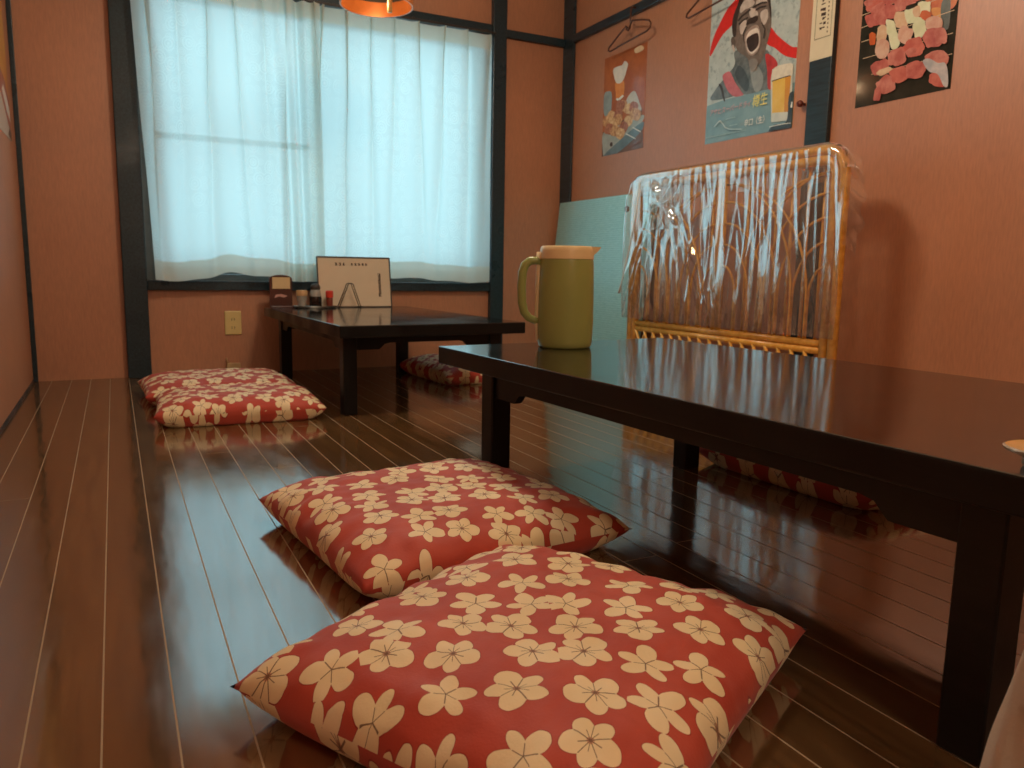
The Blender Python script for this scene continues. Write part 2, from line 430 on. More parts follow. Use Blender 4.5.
curtain('sheer_curtain', 'right panel of the sheer pale blue curtain, behind the menu board', .872, 1.838, 3.862, 8, .128)
rail = thing('curtain_rail', 'thin dark curtain rail along the top of the window', 'curtain rail', (1.0, 3.85, 1.742))
MB().box((.14, 3.842, 1.742), (1.852, 3.868, 1.754), .003).build('rail', MT['dark'], rail)
for k in range(5):
    xx = .2+k*.4
    MB().box((xx-.008, 3.85, 1.7545), (xx+.008, YB-.026, 1.760), .001).build('bracket', MT['dark'], rail)

# ------------------------------------------------------------------ low tables
def low_table(label, cx, cy, rz, W, L, T, leg_in_x, leg_in_y, leg_in_r):
    root = thing('low_table', label, 'table', (cx, cy, 0), rz)
    def P(b_, name, m, sm=False):
        o = b_.build(name, m); o.parent = root; return o
    tb = MB().box((-W/2, -L/2, T-.042), (W/2, L/2, T), .003)
    for k_, f_ in enumerate(tb.f):
        if any(tb.v[i_].z < T-.0029 for i_ in f_): tb.mi[k_] = 1
    P(tb, 'tabletop', [MT['table'], MT['tleg']])
    lw = .050
    for sx in (-1, 1):
        for sy in (-1, 1):
            xa = -(W/2-leg_in_x-lw/2) if sx < 0 else W/2-leg_in_r-lw/2; ya = sy*(L/2-leg_in_y-lw/2)-(.02 if sy > 0 else 0)
            P(MB().box((xa-lw/2, ya-lw/2, 0), (xa+lw/2, ya+lw/2, T-.042), .003), 'leg', MT['tleg'])
    zt, zb, zd = T-.042, T-.072, T-.095
    il, ir, iy = W/2-leg_in_x, W/2-leg_in_r, L/2-leg_in_y
    for sx in (-1, 1):
        y0_, y1_ = -iy+lw, iy-lw-.02; x_ = -(il-.008) if sx < 0 else ir-.008
        pts = [(x_, y0_, zt), (x_, y0_, zd), (x_, y0_+.085, zd), (x_, y0_+.094, zd+.008), (x_, y0_+.105, zb-.004), (x_, y0_+.125, zb),
               (x_, y1_-.125, zb), (x_, y1_-.105, zb-.004), (x_, y1_-.094, zd+.008), (x_, y1_-.085, zd), (x_, y1_, zd), (x_, y1_, zt)]
        P(MB().prism(pts, (-sx*.018, 0, 0)), 'apron', MT['tleg'])
    for sy in (-1, 1):
        x0_, x1_ = -il+lw, ir-lw; y_ = sy*(iy-.008)-(.02 if sy > 0 else 0)
        pts = [(x0_, y_, zt), (x0_, y_, zd), (x0_+.085, y_, zd), (x0_+.094, y_, zd+.008), (x0_+.105, y_, zb-.004), (x0_+.125, y_, zb),
               (x1_-.125, y_, zb), (x1_-.105, y_, zb-.004), (x1_-.094, y_, zd+.008), (x1_-.085, y_, zd), (x1_, y_, zd), (x1_, y_, zt)]
        P(MB().prism(pts, (0, -sy*.018, 0)), 'apron', MT['tleg'])
    return root
T1 = .33; RZ1 = -math.radians(-2.9)
def table_from_corner(label, corner, rz, W, L, T, ix, iy, ir):
    # corner = far left corner of the top
    R_ = Matrix.Rotation(rz, 3, 'Z'); c = Vector((corner[0], corner[1], 0))+R_ @ Vector((W/2, -L/2, 0))
    return low_table(label, c.x, c.y, rz, W, L, T, ix, iy, ir)
table_from_corner('dark low table in the foreground carrying the olive jug', (.708, 1.778), math.radians(2.9), .72, 1.517, .33, .020, .175, .06)
table_from_corner('dark low table by the window carrying the menu board and condiments', (.628, 3.81), math.radians(1.6), .715, 1.26, .325, .04, .10, .05)

# ------------------------------------------------------------------ floor cushions
def cushion(label, cx, cy, rz, a=.55, c=.52, seed=0, hT=.058, tilt=(0, 0), z0=0.0, flat=1.0):
    r_ = random.Random(seed); N = 72
    def shape(u, v):
        e = max(0, (1-abs(u)**4.6)*(1-abs(v)**4.6))**.55
        x = a/2*u*(1-.03*(1-v*v)*abs(u)); y = c/2*v*(1-.03*(1-u*u)*abs(v))
        m = .042
        edge = max(abs(u), abs(v))
        wr = (.006*noise.noise((u*3+seed, v*3, 1))+.0035*noise.noise((u*9+seed*3, v*4, 2))+.0025*noise.noise((u*5, v*13+seed, 4)))*min(1, e*1.6)
        puck = .0035*math.sin((u if abs(v) > abs(u) else v)*22+seed)*max(0, edge-.72)/.28*e*2
        return x, y, m, e, wr+puck
    def top(i, j):
        u, v = 2*i-1, 2*j-1; x, y, m, e, w = shape(u, v); return (x, y, m+hT*e*flat+w)
    def bot(i, j):
        u, v = 2*i-1, 2*j-1; x, y, m, e, w = shape(u, v); return (x, y, max(0.0, m-.075*e))
    ox, oy = r_.uniform(0, 40), r_.uniform(0, 40); an = r_.uniform(.3, 1.2)
    def uvt(i, j):
        x, y = (i-.5)*a*1.02, (j-.5)*c*1.02; return (ox+x*math.cos(an)-y*math.sin(an), oy+x*math.sin(an)+y*math.cos(an))
    b = MB().grid(top, N, N, uvfn=uvt); b.grid(bot, N, N, uvfn=lambda i, j: (uvt(i, j)[0]+3.3, uvt(i, j)[1]))
    o = b.build('floor_cushion', MT['blossom'])
    import bmesh
    bm = bmesh.new(); bm.from_mesh(o.data); bmesh.ops.remove_doubles(bm, verts=bm.verts[:], dist=.0003)
    bmesh.ops.recalc_face_normals(bm, faces=bm.faces[:]); bm.to_mesh(o.data); bm.free()
    o.data.polygons.foreach_set('use_smooth', [True]*len(o.data.polygons))
    o.location = (cx, cy, z0); o.rotation_euler = (tilt[0], tilt[1], rz)
    return tag(o, label, 'cushion', 'red blossom floor cushions')
cushion('red blossom floor cushion nearest the viewer, turned at an angle', .456, .785, math.radians(28.5), .55, .505, 1)
cushion('red blossom floor cushion half tucked under the jug table, second from the viewer', .542, 1.37, math.radians(7), .54, .545, 2)
cushion('red blossom floor cushion in front of its twin, left of the window table', .368, 2.815, math.radians(-3), .54, .42, 3, hT=.05)
cushion('red blossom floor cushion furthest back on the left, below the wall outlet', .350, 3.255, math.radians(2), .56, .44, 4, hT=.052)
cushion('red blossom floor cushion peeping out on the right of the window table', 1.525, 3.43, math.radians(4), .52, .57, 5)
cushion('red blossom floor cushion in the shade on the far side of the jug table', 1.665, 1.36, math.radians(2), .50, .56, 6)

# ------------------------------------------------------------------ jug
jug = thing('vacuum_jug', 'olive vacuum jug with cream lid and handle standing on the low table', 'jug', (1.005, 1.665, .3302))
jx, jy, jz = jug.location
body = [(0, 0), (.062, 0), (.066, .004), (.0685, .016), (.070, .06), (.0695, .14), (.067, .212), (.066, .218)]
MB().lathe(body, (jx, jy, jz), 48).build('body', MT['olive'], jug, True, 50)
b = MB().lathe([(.066, .218), (.0675, .219), (.0665, .236), (.0655, .246), (.062, .250), (.0, .252)], (jx, jy, jz), 48)
sd = Vector((.88, -.47, 0)).normalized(); sp = Vector((-sd.y, sd.x, 0)); c0 = Vector((jx, jy, jz))
sp_pts = [c0+sd*.058+sp*.026+Vector((0, 0, .222)), c0+sd*.058-sp*.026+Vector((0, 0, .222)), c0+sd*.058+sp*.026+Vector((0, 0, .2495)), c0+sd*.058-sp*.026+Vector((0, 0, .2495)),
          c0+sd*.084+sp*.006+Vector((0, 0, .2495)), c0+sd*.084-sp*.006+Vector((0, 0, .2495)), c0+sd*.082+sp*.003+Vector((0, 0, .244)), c0+sd*.082-sp*.003+Vector((0, 0, .244))]
b.add(sp_pts, [(0, 1, 7, 6), (2, 4, 5, 3), (0, 6, 4, 2), (1, 3, 5, 7), (6, 7, 5, 4), (0, 2, 3, 1)])
b.build('lid', MT['cream'], jug, True, 40)
hd = Vector((-.93, .36, 0)).normalized()
def hp(r, z): return c0+hd*r+Vector((0, 0, z))
path = [hp(.060, .205), hp(.075, .214), hp(.092, .213), hp(.104, .203), hp(.110, .185), hp(.112, .15), hp(.110, .11), hp(.104, .086), hp(.092, .072), hp(.078, .066), hp(.064, .066)]
MB().tube(path, [.009, .010, .0105, .011, .011, .011, .011, .0105, .010, .0095, .009], 12).build('handle', MT['olive'], jug, True)
pm = [hp(.067+.004, z) for z in (.225, .16, .09, .05)]
b = MB()
st = [hp(.0690, .235), hp(.0705, .15), hp(.0715, .06), hp(.069, .015)]
b.tube(st, [.007, .007, .006, .004], 10); b.build('back_strip', MT['cream'], jug, True)

# ------------------------------------------------------------------ saucer, cloth bag
sa = thing('saucer', 'small beige footed dish at the right end of the low table', 'dish', (.833, .426, .3302))
q = tuple(sa.location)
MB().lathe([(0, 0), (.022, 0), (.024, .003), (.024, .010), (.030, .013), (.0405, .017), (.042, .020), (.040, .0215)], q, 40).build('bowl', MT['ceramic'], sa, True, 45)
MB().lathe([(.040, .0212), (.036, .019), (.02, .017), (0, .0165)], q, 40).build('well', MT['saucerin'], sa, True, 45)
def bagfn(i, j):
    th = 2*PI*i; z = j
    r = (.15*(1-z)**.5 + .045) if z < 1 else .04
    prof = .155*(1-.75*z**1.6)
    k = 1+.10*noise.noise((math.cos(th)*2, math.sin(th)*2, z*3))+.05*math.sin(th*7+z*4)*z
    return (.683+prof*k*math.cos(th)*.29, .333+prof*k*math.sin(th)*.29, .232*z)
b = MB().grid(bagfn, 64, 30)
b.poly([bagfn(i/64, 1) for i in range(64)]); b.poly([bagfn(i/64, 0) for i in range(64)])
bag = b.build('cloth_bag', MT['cloth'], smooth=True, origin=(.683, .333, 0)); tag(bag, 'off-white printed cloth bag slumped on the floor by the near table leg', 'bag')

# ------------------------------------------------------------------ tatami mat leaning in the corner
tm = thing('tatami_mat', 'square green tatami mat leaning on the right wall in the corner', 'mat', (2.25, 3.44, 0))
b = MB(); SZ = .905; TH = .028
lean = math.atan2(.10, SZ)
R_ = Matrix.Translation((2.186, 3.44, .0)) @ Matrix.Rotation(lean, 4, 'Y')
tmp = MB().box((0, -.44, 0), (TH, .44, SZ), .005)
b.v = [R_ @ p for p in tmp.v]; b.f = tmp.f; b.mi = tmp.mi
zmin = min(p.z for p in b.v); b.v = [p-Vector((0, 0, zmin)) for p in b.v]
b.build('woven_face', MT['tatami'], tm, True, 30)

# ------------------------------------------------------------------ rattan screen
SXX = 2.10; SY0, SY1 = 2.915, 1.755; ST = .945; SWID = SY0-SY1
scr = thing('rattan_screen', 'honey rattan screen with arched canes standing against the right wall', 'screen', (SXX, (SY0+SY1)/2, 0))
def S(s_, z, dx=0): return Vector((SXX+dx, SY0-s_, z))
def rounded(off, rc, z0):
    pts = [S(off, z0)]; w = SWID-off; t_ = ST-off
    pts.append(S(off, t_-rc))
    for k in range(1, 9): a = PI/2*k/8; pts.append(S(off+rc-rc*math.cos(a), t_-rc+rc*math.sin(a)))
    for k in range(0, 9): a = PI/2*k/8; pts.append(S(w-rc+rc*math.sin(a), t_-rc+rc*math.cos(a)))
    pts.append(S(w, z0)); return pts
PR = .0165
MB().tube(rounded(PR, .085, 0), PR, 12).build('outer_pole', MT['rattan'], scr, True)
MB().tube(rounded(PR*3.05, .055, 0), PR, 12).build('inner_pole', MT['rattan'], scr, True)
i0, i1 = PR*4.1, SWID-PR*4.1
for zz in (.292, .268, .150, .125): MB().tube([S(i0-.004, zz), S(i1+.004, zz)], .0125, 10).build('rail', MT['rattan'], scr, True)
for z_ in (.02, .045): pass
mid = SWID/2
for dx_ in (-.0135, .0135): MB().tube([S(mid+dx_, .300), S(mid+dx_, ST-.066)], .0125, 10).build('centre_post', MT['rattan'], scr, True)
# zigzag lattice between the lower rails
n = 17
b = MB(); w = (i1-i0)/n
for k in range(n):
    b.tube([S(i0+w*k, .262, -.006), S(i0+w*(k+1), .155, -.006)], .0062, 6)
    b.tube([S(i0+w*(k+1), .262, .006), S(i0+w*k, .155, .006)], .0062, 6)
b.build('zigzag_lattice', MT['rattan'], scr, True)
# interlaced arches in each half
def arch_half(a0, a1, name):
    w = a1-a0; zb = .302; zt = ST-.07
    for k in range(1, 7):
        s0 = a0+w*k/7
        for sg in (-1, 1):
            reach = (s0-a0) if sg < 0 else (a1-s0)
            hgt = min(zt-.46, reach*1.15+.03)
            pts = [S(s0, zb, sg*.004), S(s0, .36, sg*.004), S(s0, .44, sg*.004)]
            for j in range(1, 11):
                a = PI/2*j/10
                pts.append(S(s0+sg*reach*(1-math.cos(a)), .44+hgt*math.sin(a), sg*.004))
            MB().tube(pts, .0048, 6).build('arch_cane', MT['rattan'], scr, True)
        MB().tube([S(s0+w/14, zb, .014), S(s0+w/14, ST-.062, .014)], .0062, 8).build('upright_cane', MT['rattan'], scr, True)
arch_half(i0, mid-.026, 'l'); arch_half(mid+.026, i1, 'r')

# plastic film over the screen
def plastic():
    r_ = random.Random(21); folds = []
    for k in range(58):
        s_ = r_.uniform(-.01, SWID+.01); folds.append((s_, s_+r_.gauss(0, .05), r_.uniform(.004, .013), r_.uniform(.003, .010)*r_.choice((1, 1, -.6)), r_.uniform(-.25, .35), r_.uniform(.5, 1.3)))
    for k in range(14):
        a = r_.uniform(-1.2, 1.2); folds.append((.26+.02*a, .26+.30*a, r_.uniform(.008, .016), r_.uniform(.006, .013), r_.uniform(.15, .5), 1.0))
    zb = .314
    def fn(i, j):
        s_ = -.012+(SWID+.024)*i
        if j > .86:                                   # over the top and down the back
            k = (j-.86)/.14; a = PI*min(1, k*1.6); zt_ = ST+.006
            x = SXX-.026+.026*(1-math.cos(a)); z = zt_-.012+.012*math.sin(a)-max(0, k-.625)*.30
            c_ = 0
        else:
            k = j/.86; z = zb+(ST-.006-zb)*k; x = SXX-.026
            d = 1-k
            for (sa_, sb_, w_, am, t0, t1) in folds:
                cx = sa_+(sb_-sa_)*d
                q_ = (s_-cx)/w_
                if abs(q_) < 3:
                    env = max(0, min(1, (d-t0)*6))*max(0, min(1, (t1-d)*6))
                    x -= am*env*math.exp(-abs(q_)**1.3)*min(1, k*7+.25)*min(1, d*7+.15)
            x -= .006+.012*noise.noise((s_*7, z*2.2, 2))*min(1, d*6)+.003*noise.noise((s_*40, z*5, 5))
            x = min(x, SXX-.0185)
        # rounded corners of the frame pull the film in
        e = min(s_, SWID-s_); 
        if e < .10 and z > ST-.10:
            f = 1-max(0, e)/.10; z -= .085*(1-math.sqrt(max(0, 1-f*f)))*max(0, (z-(ST-.10))/.10)
        return S(s_, z, x-SXX)
    b = MB().grid(fn, 300, 90)
    def side(i, j):                                    # loose edge that stands off the right post
        z = .62+.30*j; s_ = SWID+.012+.035*i*(.4+.6*math.sin(j*PI))+.006*math.sin(j*25)*i
        return S(s_, z-.03*i, -.026+.045*i+.008*math.sin(j*17+i*3))
    b.grid(side, 14, 40)
    def tuck(i, j):                                    # the film is bunched and knotted near the left of the top edge
        s_ = .17+.20*i; z = .70+.215*j
        rx, rz_ = (s_-.265), (z-.80); r = math.hypot(rx, rz_*.8); a = math.atan2(rz_, rx+1e-6)
        fold = .012*math.sin(a*9+noise.noise((s_*14, z*14, 7))*3)*min(1, r*14)+.010*math.exp(-(r/.03)**2)
        edge = min(1, min(i, 1-i, j, 1-j)*5)
        return S(s_, z, -.040-edge*(.010+fold+.006*noise.noise((s_*40, z*25, 9))))
    b.grid(tuck, 70, 70)
    return b
pc = plastic().build('plastic_film', MT['plastic'], smooth=True, origin=(SXX-.03, (SY0+SY1)/2, .26))
tag(pc, 'creased clear plastic film wrapped over the rattan screen', 'plastic wrap')
def cordpt(u, v, x): return onX(u, v, x)
strip = MB().tube([cordpt(640, 182, 2.045), cordpt(636, 215, 2.045), cordpt(629, 250, 2.045), cordpt(621, 284, 2.045), cordpt(619, 293, 2.045)], [.004, .004, .0035, .003, .006], 6)
so = strip.build('plastic_tie', simple('white_plastic_tie', (205, 212, 208), .3, .05, 20), smooth=True, origin=tuple(cordpt(640, 182, 2.045)))
tag(so, 'white plastic tie dangling from the left edge of the wrapped screen', 'tie')
b = MB()
for k in range(7):
    c = onX(841, 214, 2.13); b.tube([c, c+Vector((-.002, -.012*rnd.uniform(.3, 1.6), rnd.uniform(-.012, .012)))], .0016, 5)
b.lathe([(0, -.009), (.008, -.004), (.008, .004), (0, .009)], tuple(onX(841, 214, 2.13)), 10)
tag(b.build('cord_knot', MT['black'], smooth=True, origin=tuple(onX(841, 214, 2.13))), 'black cord knot on the right post of the wrapped screen', 'cord')
b = MB(); c = onX(627, 209, 2.09); b.lathe([(0, -.016), (.010, -.008), (.010, .008), (0, .016)], tuple(c), 10)
tag(b.build('cord_knot', MT['black'], smooth=True, origin=tuple(c)), 'black cord knot on the left post of the wrapped screen', 'cord')

# ------------------------------------------------------------------ posters on the right wall
def catmull(pts, k=5):
    n = len(pts); out = []
    for i in range(n):
        p0, p1, p2, p3 = pts[i-1], pts[i], pts[(i+1) % n], pts[(i+2) % n]
        for j in range(k):
            t_ = j/k
            out.append(tuple(.5*((2*p1[a])+(-p0[a]+p2[a])*t_+(2*p0[a]-5*p1[a]+4*p2[a]-p3[a])*t_*t_+(-p0[a]+3*p1[a]-3*p2[a]+p3[a])*t_**3) for a in (0, 1)))
    return out
def clipz(pts, y0, y1, z0, z1):
    # clip polygon (world points on a wall) to the sheet
    def cut(ps, f, ins):
        o = []
        for i in range(len(ps)):
            a, c = ps[i-1], ps[i]; fa, fc = ins(a), ins(c)
            if (fa >= 0) != (fc >= 0): t_ = fa/(fa-fc); o.append(a.lerp(c, t_))
            if fc >= 0: o.append(c)
        return o
    for ins in (lambda p: p.y-y0, lambda p: y1-p.y, lambda p: p.z-z0, lambda p: z1-p.z):
        pts = cut(pts, 0, ins)
        if len(pts) < 3: return []
    return pts
class Poster:
    def __init__(s, y0, y1, z0, z1, zoom, bg, thick=.0012, off=.0012):
        s.y0, s.y1, s.z0, s.z1 = y0, y1, z0, z1; s.zm = zoom; s.x = XR-off; s.b = MB(); s.mats = [bg]; s.k = 0; s.step = .00012
        s.b.box((s.x, y0, z0), (s.x+thick, y1, z1))
    def mi(s, m):
        if m not in s.mats: s.mats.append(m)
        return s.mats.index(m)
    def P(s, u, v): return onX(s.zm[0]+u/s.zm[2], s.zm[1]+v/s.zm[2], s.x)
    def shape(s, pts, m, smooth=True, k=5):
        if smooth: pts = catmull(pts, k)
        s.k += 1; ps = clipz([s.P(*p) for p in pts], s.y0, s.y1, s.z0, s.z1)
        if len(ps) < 3: return
        ps = [p-Vector((s.step*s.k, 0, 0)) for p in ps]
        s.b.poly(ps, s.mi(m))
    def blob(s, cx, cy, rx, ry, rot, m, seed=0, am=.16):
        pts = []
        for i in range(22):
            a = 2*PI*i/22; r_ = 1+am*noise.noise((math.cos(a)*1.4+seed*3.1, math.sin(a)*1.4, seed))
            x, y = rx*r_*math.copysign(abs(math.cos(a))**.75, math.cos(a)), ry*r_*math.copysign(abs(math.sin(a))**.75, math.sin(a))
            pts.append((cx+x*math.cos(rot)-y*math.sin(rot), cy+x*math.sin(rot)+y*math.cos(rot)))
        s.shape(pts, m, False)
    def line(s, pts, w, m):
        for i in range(len(pts)-1):
            (x0, y0), (x1, y1) = pts[i], pts[i+1]; l = math.hypot(x1-x0, y1-y0) or 1; nx, ny = -(y1-y0)/l*w/2, (x1-x0)/l*w/2
            s.shape([(x0+nx, y0+ny), (x1+nx, y1+ny), (x1-nx, y1-ny), (x0-nx, y0-ny)], m, False)
    def text(s, body, p0, p1, m, hs=1.0, shear=0.0, bold=0.0):
        cu = bpy.data.curves.new('txt', 'FONT'); cu.body = body; cu.size = 1; cu.offset = bold
        o = bpy.data.objects.new('txt', cu); COL.objects.link(o)
        dg = bpy.context.evaluated_depsgraph_get(); dg.update(); me = bpy.data.meshes.new_from_object(o.evaluated_get(dg))
        bpy.data.objects.remove(o); 
        if not me.vertices: return
        xs = [v.co.x for v in me.vertices]; w = max(xs)-min(xs); mn = min(xs)
        a, c = s.P(*p0), s.P(*p1); d = c-a; L_ = d.length; d.normalize(); up = Vector((0, 0, 1)); up = (up-d*up.dot(d)).normalized(); k_ = L_/w; s.k += 1
        vs = [a+d*((v.co.x-mn+shear*v.co.y)*k_)+up*(v.co.y*k_*hs)-Vector((s.step*s.k, 0, 0)) for v in me.vertices]
        s.b.add(vs, [tuple(p.vertices) for p in me.polygons], s.mi(m)); bpy.data.meshes.remove(me)
    def build(s, label):
        o = s.b.build('poster', s.mats, origin=(s.x, (s.y0+s.y1)/2, s.z0)); return tag(o, label, 'poster', 'posters on the walls')
pic = {}
def PC(c, c2=None, sc_=60, rough=.3, c3=None):
    key = (c, c2, sc_, rough, c3)
    if key not in pic: pic[key] = mat_picture('print_%d' % len(pic), c, c2 or tuple(min(255, int(x*1.06)) for x in c), sc_, rough, c3)
    return pic[key]

# beer advertisement with a shouting man
A = Poster(2.218, 2.706, 1.073, 1.765, (700, 0, 8.533), PC((172, 188, 186), (186, 200, 196), 25, c3=(150, 166, 166)))
red = PC((206, 44, 40)); white = PC((226, 226, 216))
A.shape([(60, 905), (215, 850), (420, 800), (620, 745), (860, 690), (860, 1250), (20, 1300)], PC((112, 148, 156), (128, 162, 168), 12), False)
A.shape([(420, -140), (330, -60), (300, 0), (240, 70), (180, 180), (120, 310), (86, 440), (92, 478), (140, 390), (200, 290), (290, 195), (320, 90), (400, -40)], red)
A.shape([(590, 225), (660, 300), (730, 360), (790, 400), (860, 408), (860, 492), (770, 490), (700, 460), (640, 410), (570, 365)], red)
skin = PC((104, 94, 86), (124, 112, 102), 60); lite = PC((184, 170, 158), (202, 190, 178), 50); dk = PC((48, 42, 40), (60, 52, 48), 60); mid_ = PC((84, 76, 70), (98, 88, 80), 50)
body_ = PC((82, 92, 94), (116, 126, 126), 30)
A.shape([(310, 430), (300, 540), (260, 610), (190, 690), (130, 770), (90, 850), (200, 845), (320, 815), (430, 800), (540, 770), (625, 740), (640, 600), (600, 480), (550, 420)], body_)
A.shape([(330, 560), (380, 600), (420, 700), (400, 780), (350, 740), (300, 640)], PC((60, 70, 74), (76, 86, 90), 30))
A.shape([(430, 560), (500, 570), (540, 660), (520, 760), (470, 780), (440, 680)], PC((132, 142, 142), (150, 158, 156), 30))
A.shape([(195, 645), (255, 612), (300, 700), (350, 775), (370, 810), (300, 825), (250, 790), (212, 720)], PC((196, 112, 118), (176, 84, 90), 20))
A.shape([(160, 720), (190, 735), (215, 860), (200, 850), (180, 770)], dk)
A.shape([(560, 465), (620, 480), (665, 545), (640, 600), (620, 745), (580, 750), (575, 600)], PC((196, 62, 62), (170, 44, 48), 25))
A.shape([(360, -120), (330, 20), (290, 150), (275, 230), (290, 320), (320, 430), (400, 490), (440, 560), (500, 555), (545, 480), (575, 370), (605, 250), (612, 160), (600, 40), (590, -80), (520, -180), (430, -185)], skin)
A.shape([(360, -120), (330, 20), (295, 110), (276, 200), (282, 300), (306, 310), (318, 200), (340, 90), (370, 10), (420, -60), (500, -90), (560, -60), (592, 60), (604, 150), (612, 120), (604, 10), (590, -90), (520, -190), (430, -190)], dk)
A.shape([(266, 340), (285, 312), (303, 345), (304, 400), (292, 440), (276, 410)], mid_)
A.shape([(272, 395), (290, 385), (300, 430), (290, 442)], lite)
A.shape([(380, 10), (430, -20), (470, 20), (440, 60), (390, 80), (350, 110), (345, 70)], lite)
A.shape([(500, -20), (560, -20), (575, 20), (520, 35), (480, 45)], lite)
A.shape([(430, 75), (470, 70), (500, 120), (480, 140), (440, 150), (425, 120)], lite)
A.shape([(345, 215), (395, 170), (400, 220), (380, 280), (350, 290)], lite)
A.shape([(520, 110), (575, 80), (585, 150), (555, 210), (530, 190)], lite)
for pts, w_ in (([(328, 180), (360, 140), (405, 105), (435, 80)], 16), ([(335, 210), (370, 175), (415, 150)], 13), ([(455, 70), (490, 45), (530, 25), (575, 20)], 15), ([(480, 90), (520, 62), (572, 52)], 12),
                ([(400, 230), (375, 290), (385, 370)], 9), ([(530, 190), (560, 250), (550, 330)], 9)): A.line(pts, w_, dk)
A.shape([(400, 215), (415, 170), (450, 150), (492, 135), (500, 165), (470, 195), (430, 205)], dk)
A.shape([(385, 320), (405, 270), (450, 225), (495, 215), (518, 260), (525, 340), (508, 420), (470, 470), (430, 470), (400, 420)], PC((150, 132, 120), (168, 150, 138), 40))
A.shape([(400, 320), (430, 268), (490, 240), (510, 275), (515, 350), (500, 415), (450, 462), (415, 430), (402, 380)], PC((214, 204, 192)))
A.shape([(403, 345), (430, 310), (490, 282), (508, 310), (508, 370), (490, 410), (445, 445), (415, 415)], PC((44, 36, 34), (66, 52, 48), 40))
A.shape([(425, 520), (470, 500), (500, 530), (480, 600), (440, 600)], PC((128, 124, 118), (142, 138, 130), 30))
# mug
A.shape([(610, 690), (625, 590), (800, 545), (790, 950), (748, 1030), (615, 1045)], PC((190, 200, 190), (204, 212, 200), 20), False)
A.shape([(626, 690), (785, 645), (752, 955), (622, 965)], PC((222, 180, 66), (232, 198, 100), 10), False)
A.shape([(735, 660), (785, 645), (760, 955), (725, 958)], PC((200, 130, 36), (214, 150, 50), 12), False)
A.shape([(625, 685), (632, 600), (665, 566), (740, 545), (795, 545), (800, 600), (788, 645), (700, 668)], PC((226, 222, 202), (212, 208, 190), 60))
A.line([(620, 695), (700, 668), (780, 645)], 8, dk)
A.shape([(765, 830), (800, 780), (860, 800), (860, 1080), (780, 1095), (600, 1130), (640, 1065), (745, 1035)], PC((38, 46, 48), (54, 62, 64), 30))
A.line([(800, 870), (790, 920)], 22, white); A.line([(600, 1085), (660, 1070), (740, 1055), (790, 1050)], 6, white)
A.line([(130, 1085), (158, 1050), (180, 1030), (205, 1060), (225, 1090), (260, 1104), (370, 1104)], 9, PC((170, 196, 198)))
A.line([(60, 1180), (250, 1140), (400, 1110)], 4, PC((160, 190, 192))); A.line([(230, 1020), (310, 1000)], 4, PC((160, 190, 192))); A.line([(260, 1075), (330, 1060)], 4, PC((160, 190, 192)))
A.text('アサヒスーパードライ', (92, 992), (440, 905), PC((206, 150, 150)), 1.15, .25, .004)
A.text('樽生', (455, 912), (582, 880), PC((224, 216, 120)), 1.25, .1, .006)
A.text('辛口〈生〉', (385, 1080), (560, 1042), white, 1.2, .1, .006)
A.build('beer poster of a shouting man and a glass mug, with a red ribbon')

# grilled skewers and tall beer
B_ = Poster(3.152, 3.512, 1.117, 1.606, (595, 40, 6.4), PC((186, 104, 54), (164, 84, 42), 14))
B_.shape([(40, 760), (50, 590), (110, 560), (300, 430), (310, 700)], PC((120, 80, 52), (96, 66, 46), 20), False)
B_.shape([(75, 330), (105, 335), (108, 400), (95, 480), (58, 480), (58, 360)], PC((132, 152, 152), (150, 168, 166), 30))
B_.shape([(200, 390), (250, 325), (285, 400), (295, 450), (240, 440)], PC((206, 204, 190), (190, 190, 180), 30))
B_.shape([(52, 600), (120, 560), (300, 480), (302, 520), (200, 630), (110, 720), (62, 760), (50, 700)], PC((150, 160, 152), (172, 180, 170), 20))
B_.shape([(62, 760), (60, 735), (150, 650), (300, 525), (304, 570), (220, 660), (120, 740)], PC((92, 116, 122), (112, 134, 138), 20))
B_.blob(105, 668, 9, 14, .2, dk, 3)
B_.shape([(132, 275), (185, 262), (182, 360), (140, 385), (133, 340)], PC((224, 128, 50), (232, 150, 76), 20))
B_.line([(138, 375), (150, 385), (182, 355)], 14, white)
B_.shape([(118, 190), (140, 172), (175, 160), (190, 135), (212, 150), (205, 190), (185, 250), (165, 275), (138, 275), (122, 230)], PC((232, 228, 214), (216, 214, 204), 30))
meat = [PC((222, 178, 124), (172, 114, 70), 60), PC((234, 202, 150), (196, 144, 92), 60), PC((190, 126, 96), (144, 84, 58), 60)]
k = 0
for (cx, cy) in ((80, 520), (105, 490), (150, 480), (180, 420), (215, 440), (250, 430), (255, 470), (215, 520), (185, 560), (150, 510), (120, 540), (92, 570), (130, 580), (165, 600), (165, 420), (270, 480)):
    B_.blob(cx, cy, 27, 36, .35, meat[k % 3], k); k += 1
B_.line([(200, 600), (262, 632)], 6, white); B_.line([(245, 560), (296, 588)], 6, white)
B_.blob(285, 60, 34, 18, -.5, PC((222, 190, 150)), 9)
B_.line([(215, 690), (295, 650)], 5, PC((130, 70, 50)))
B_.build('small orange poster of grilled skewers and a tall beer under the wire hanger')

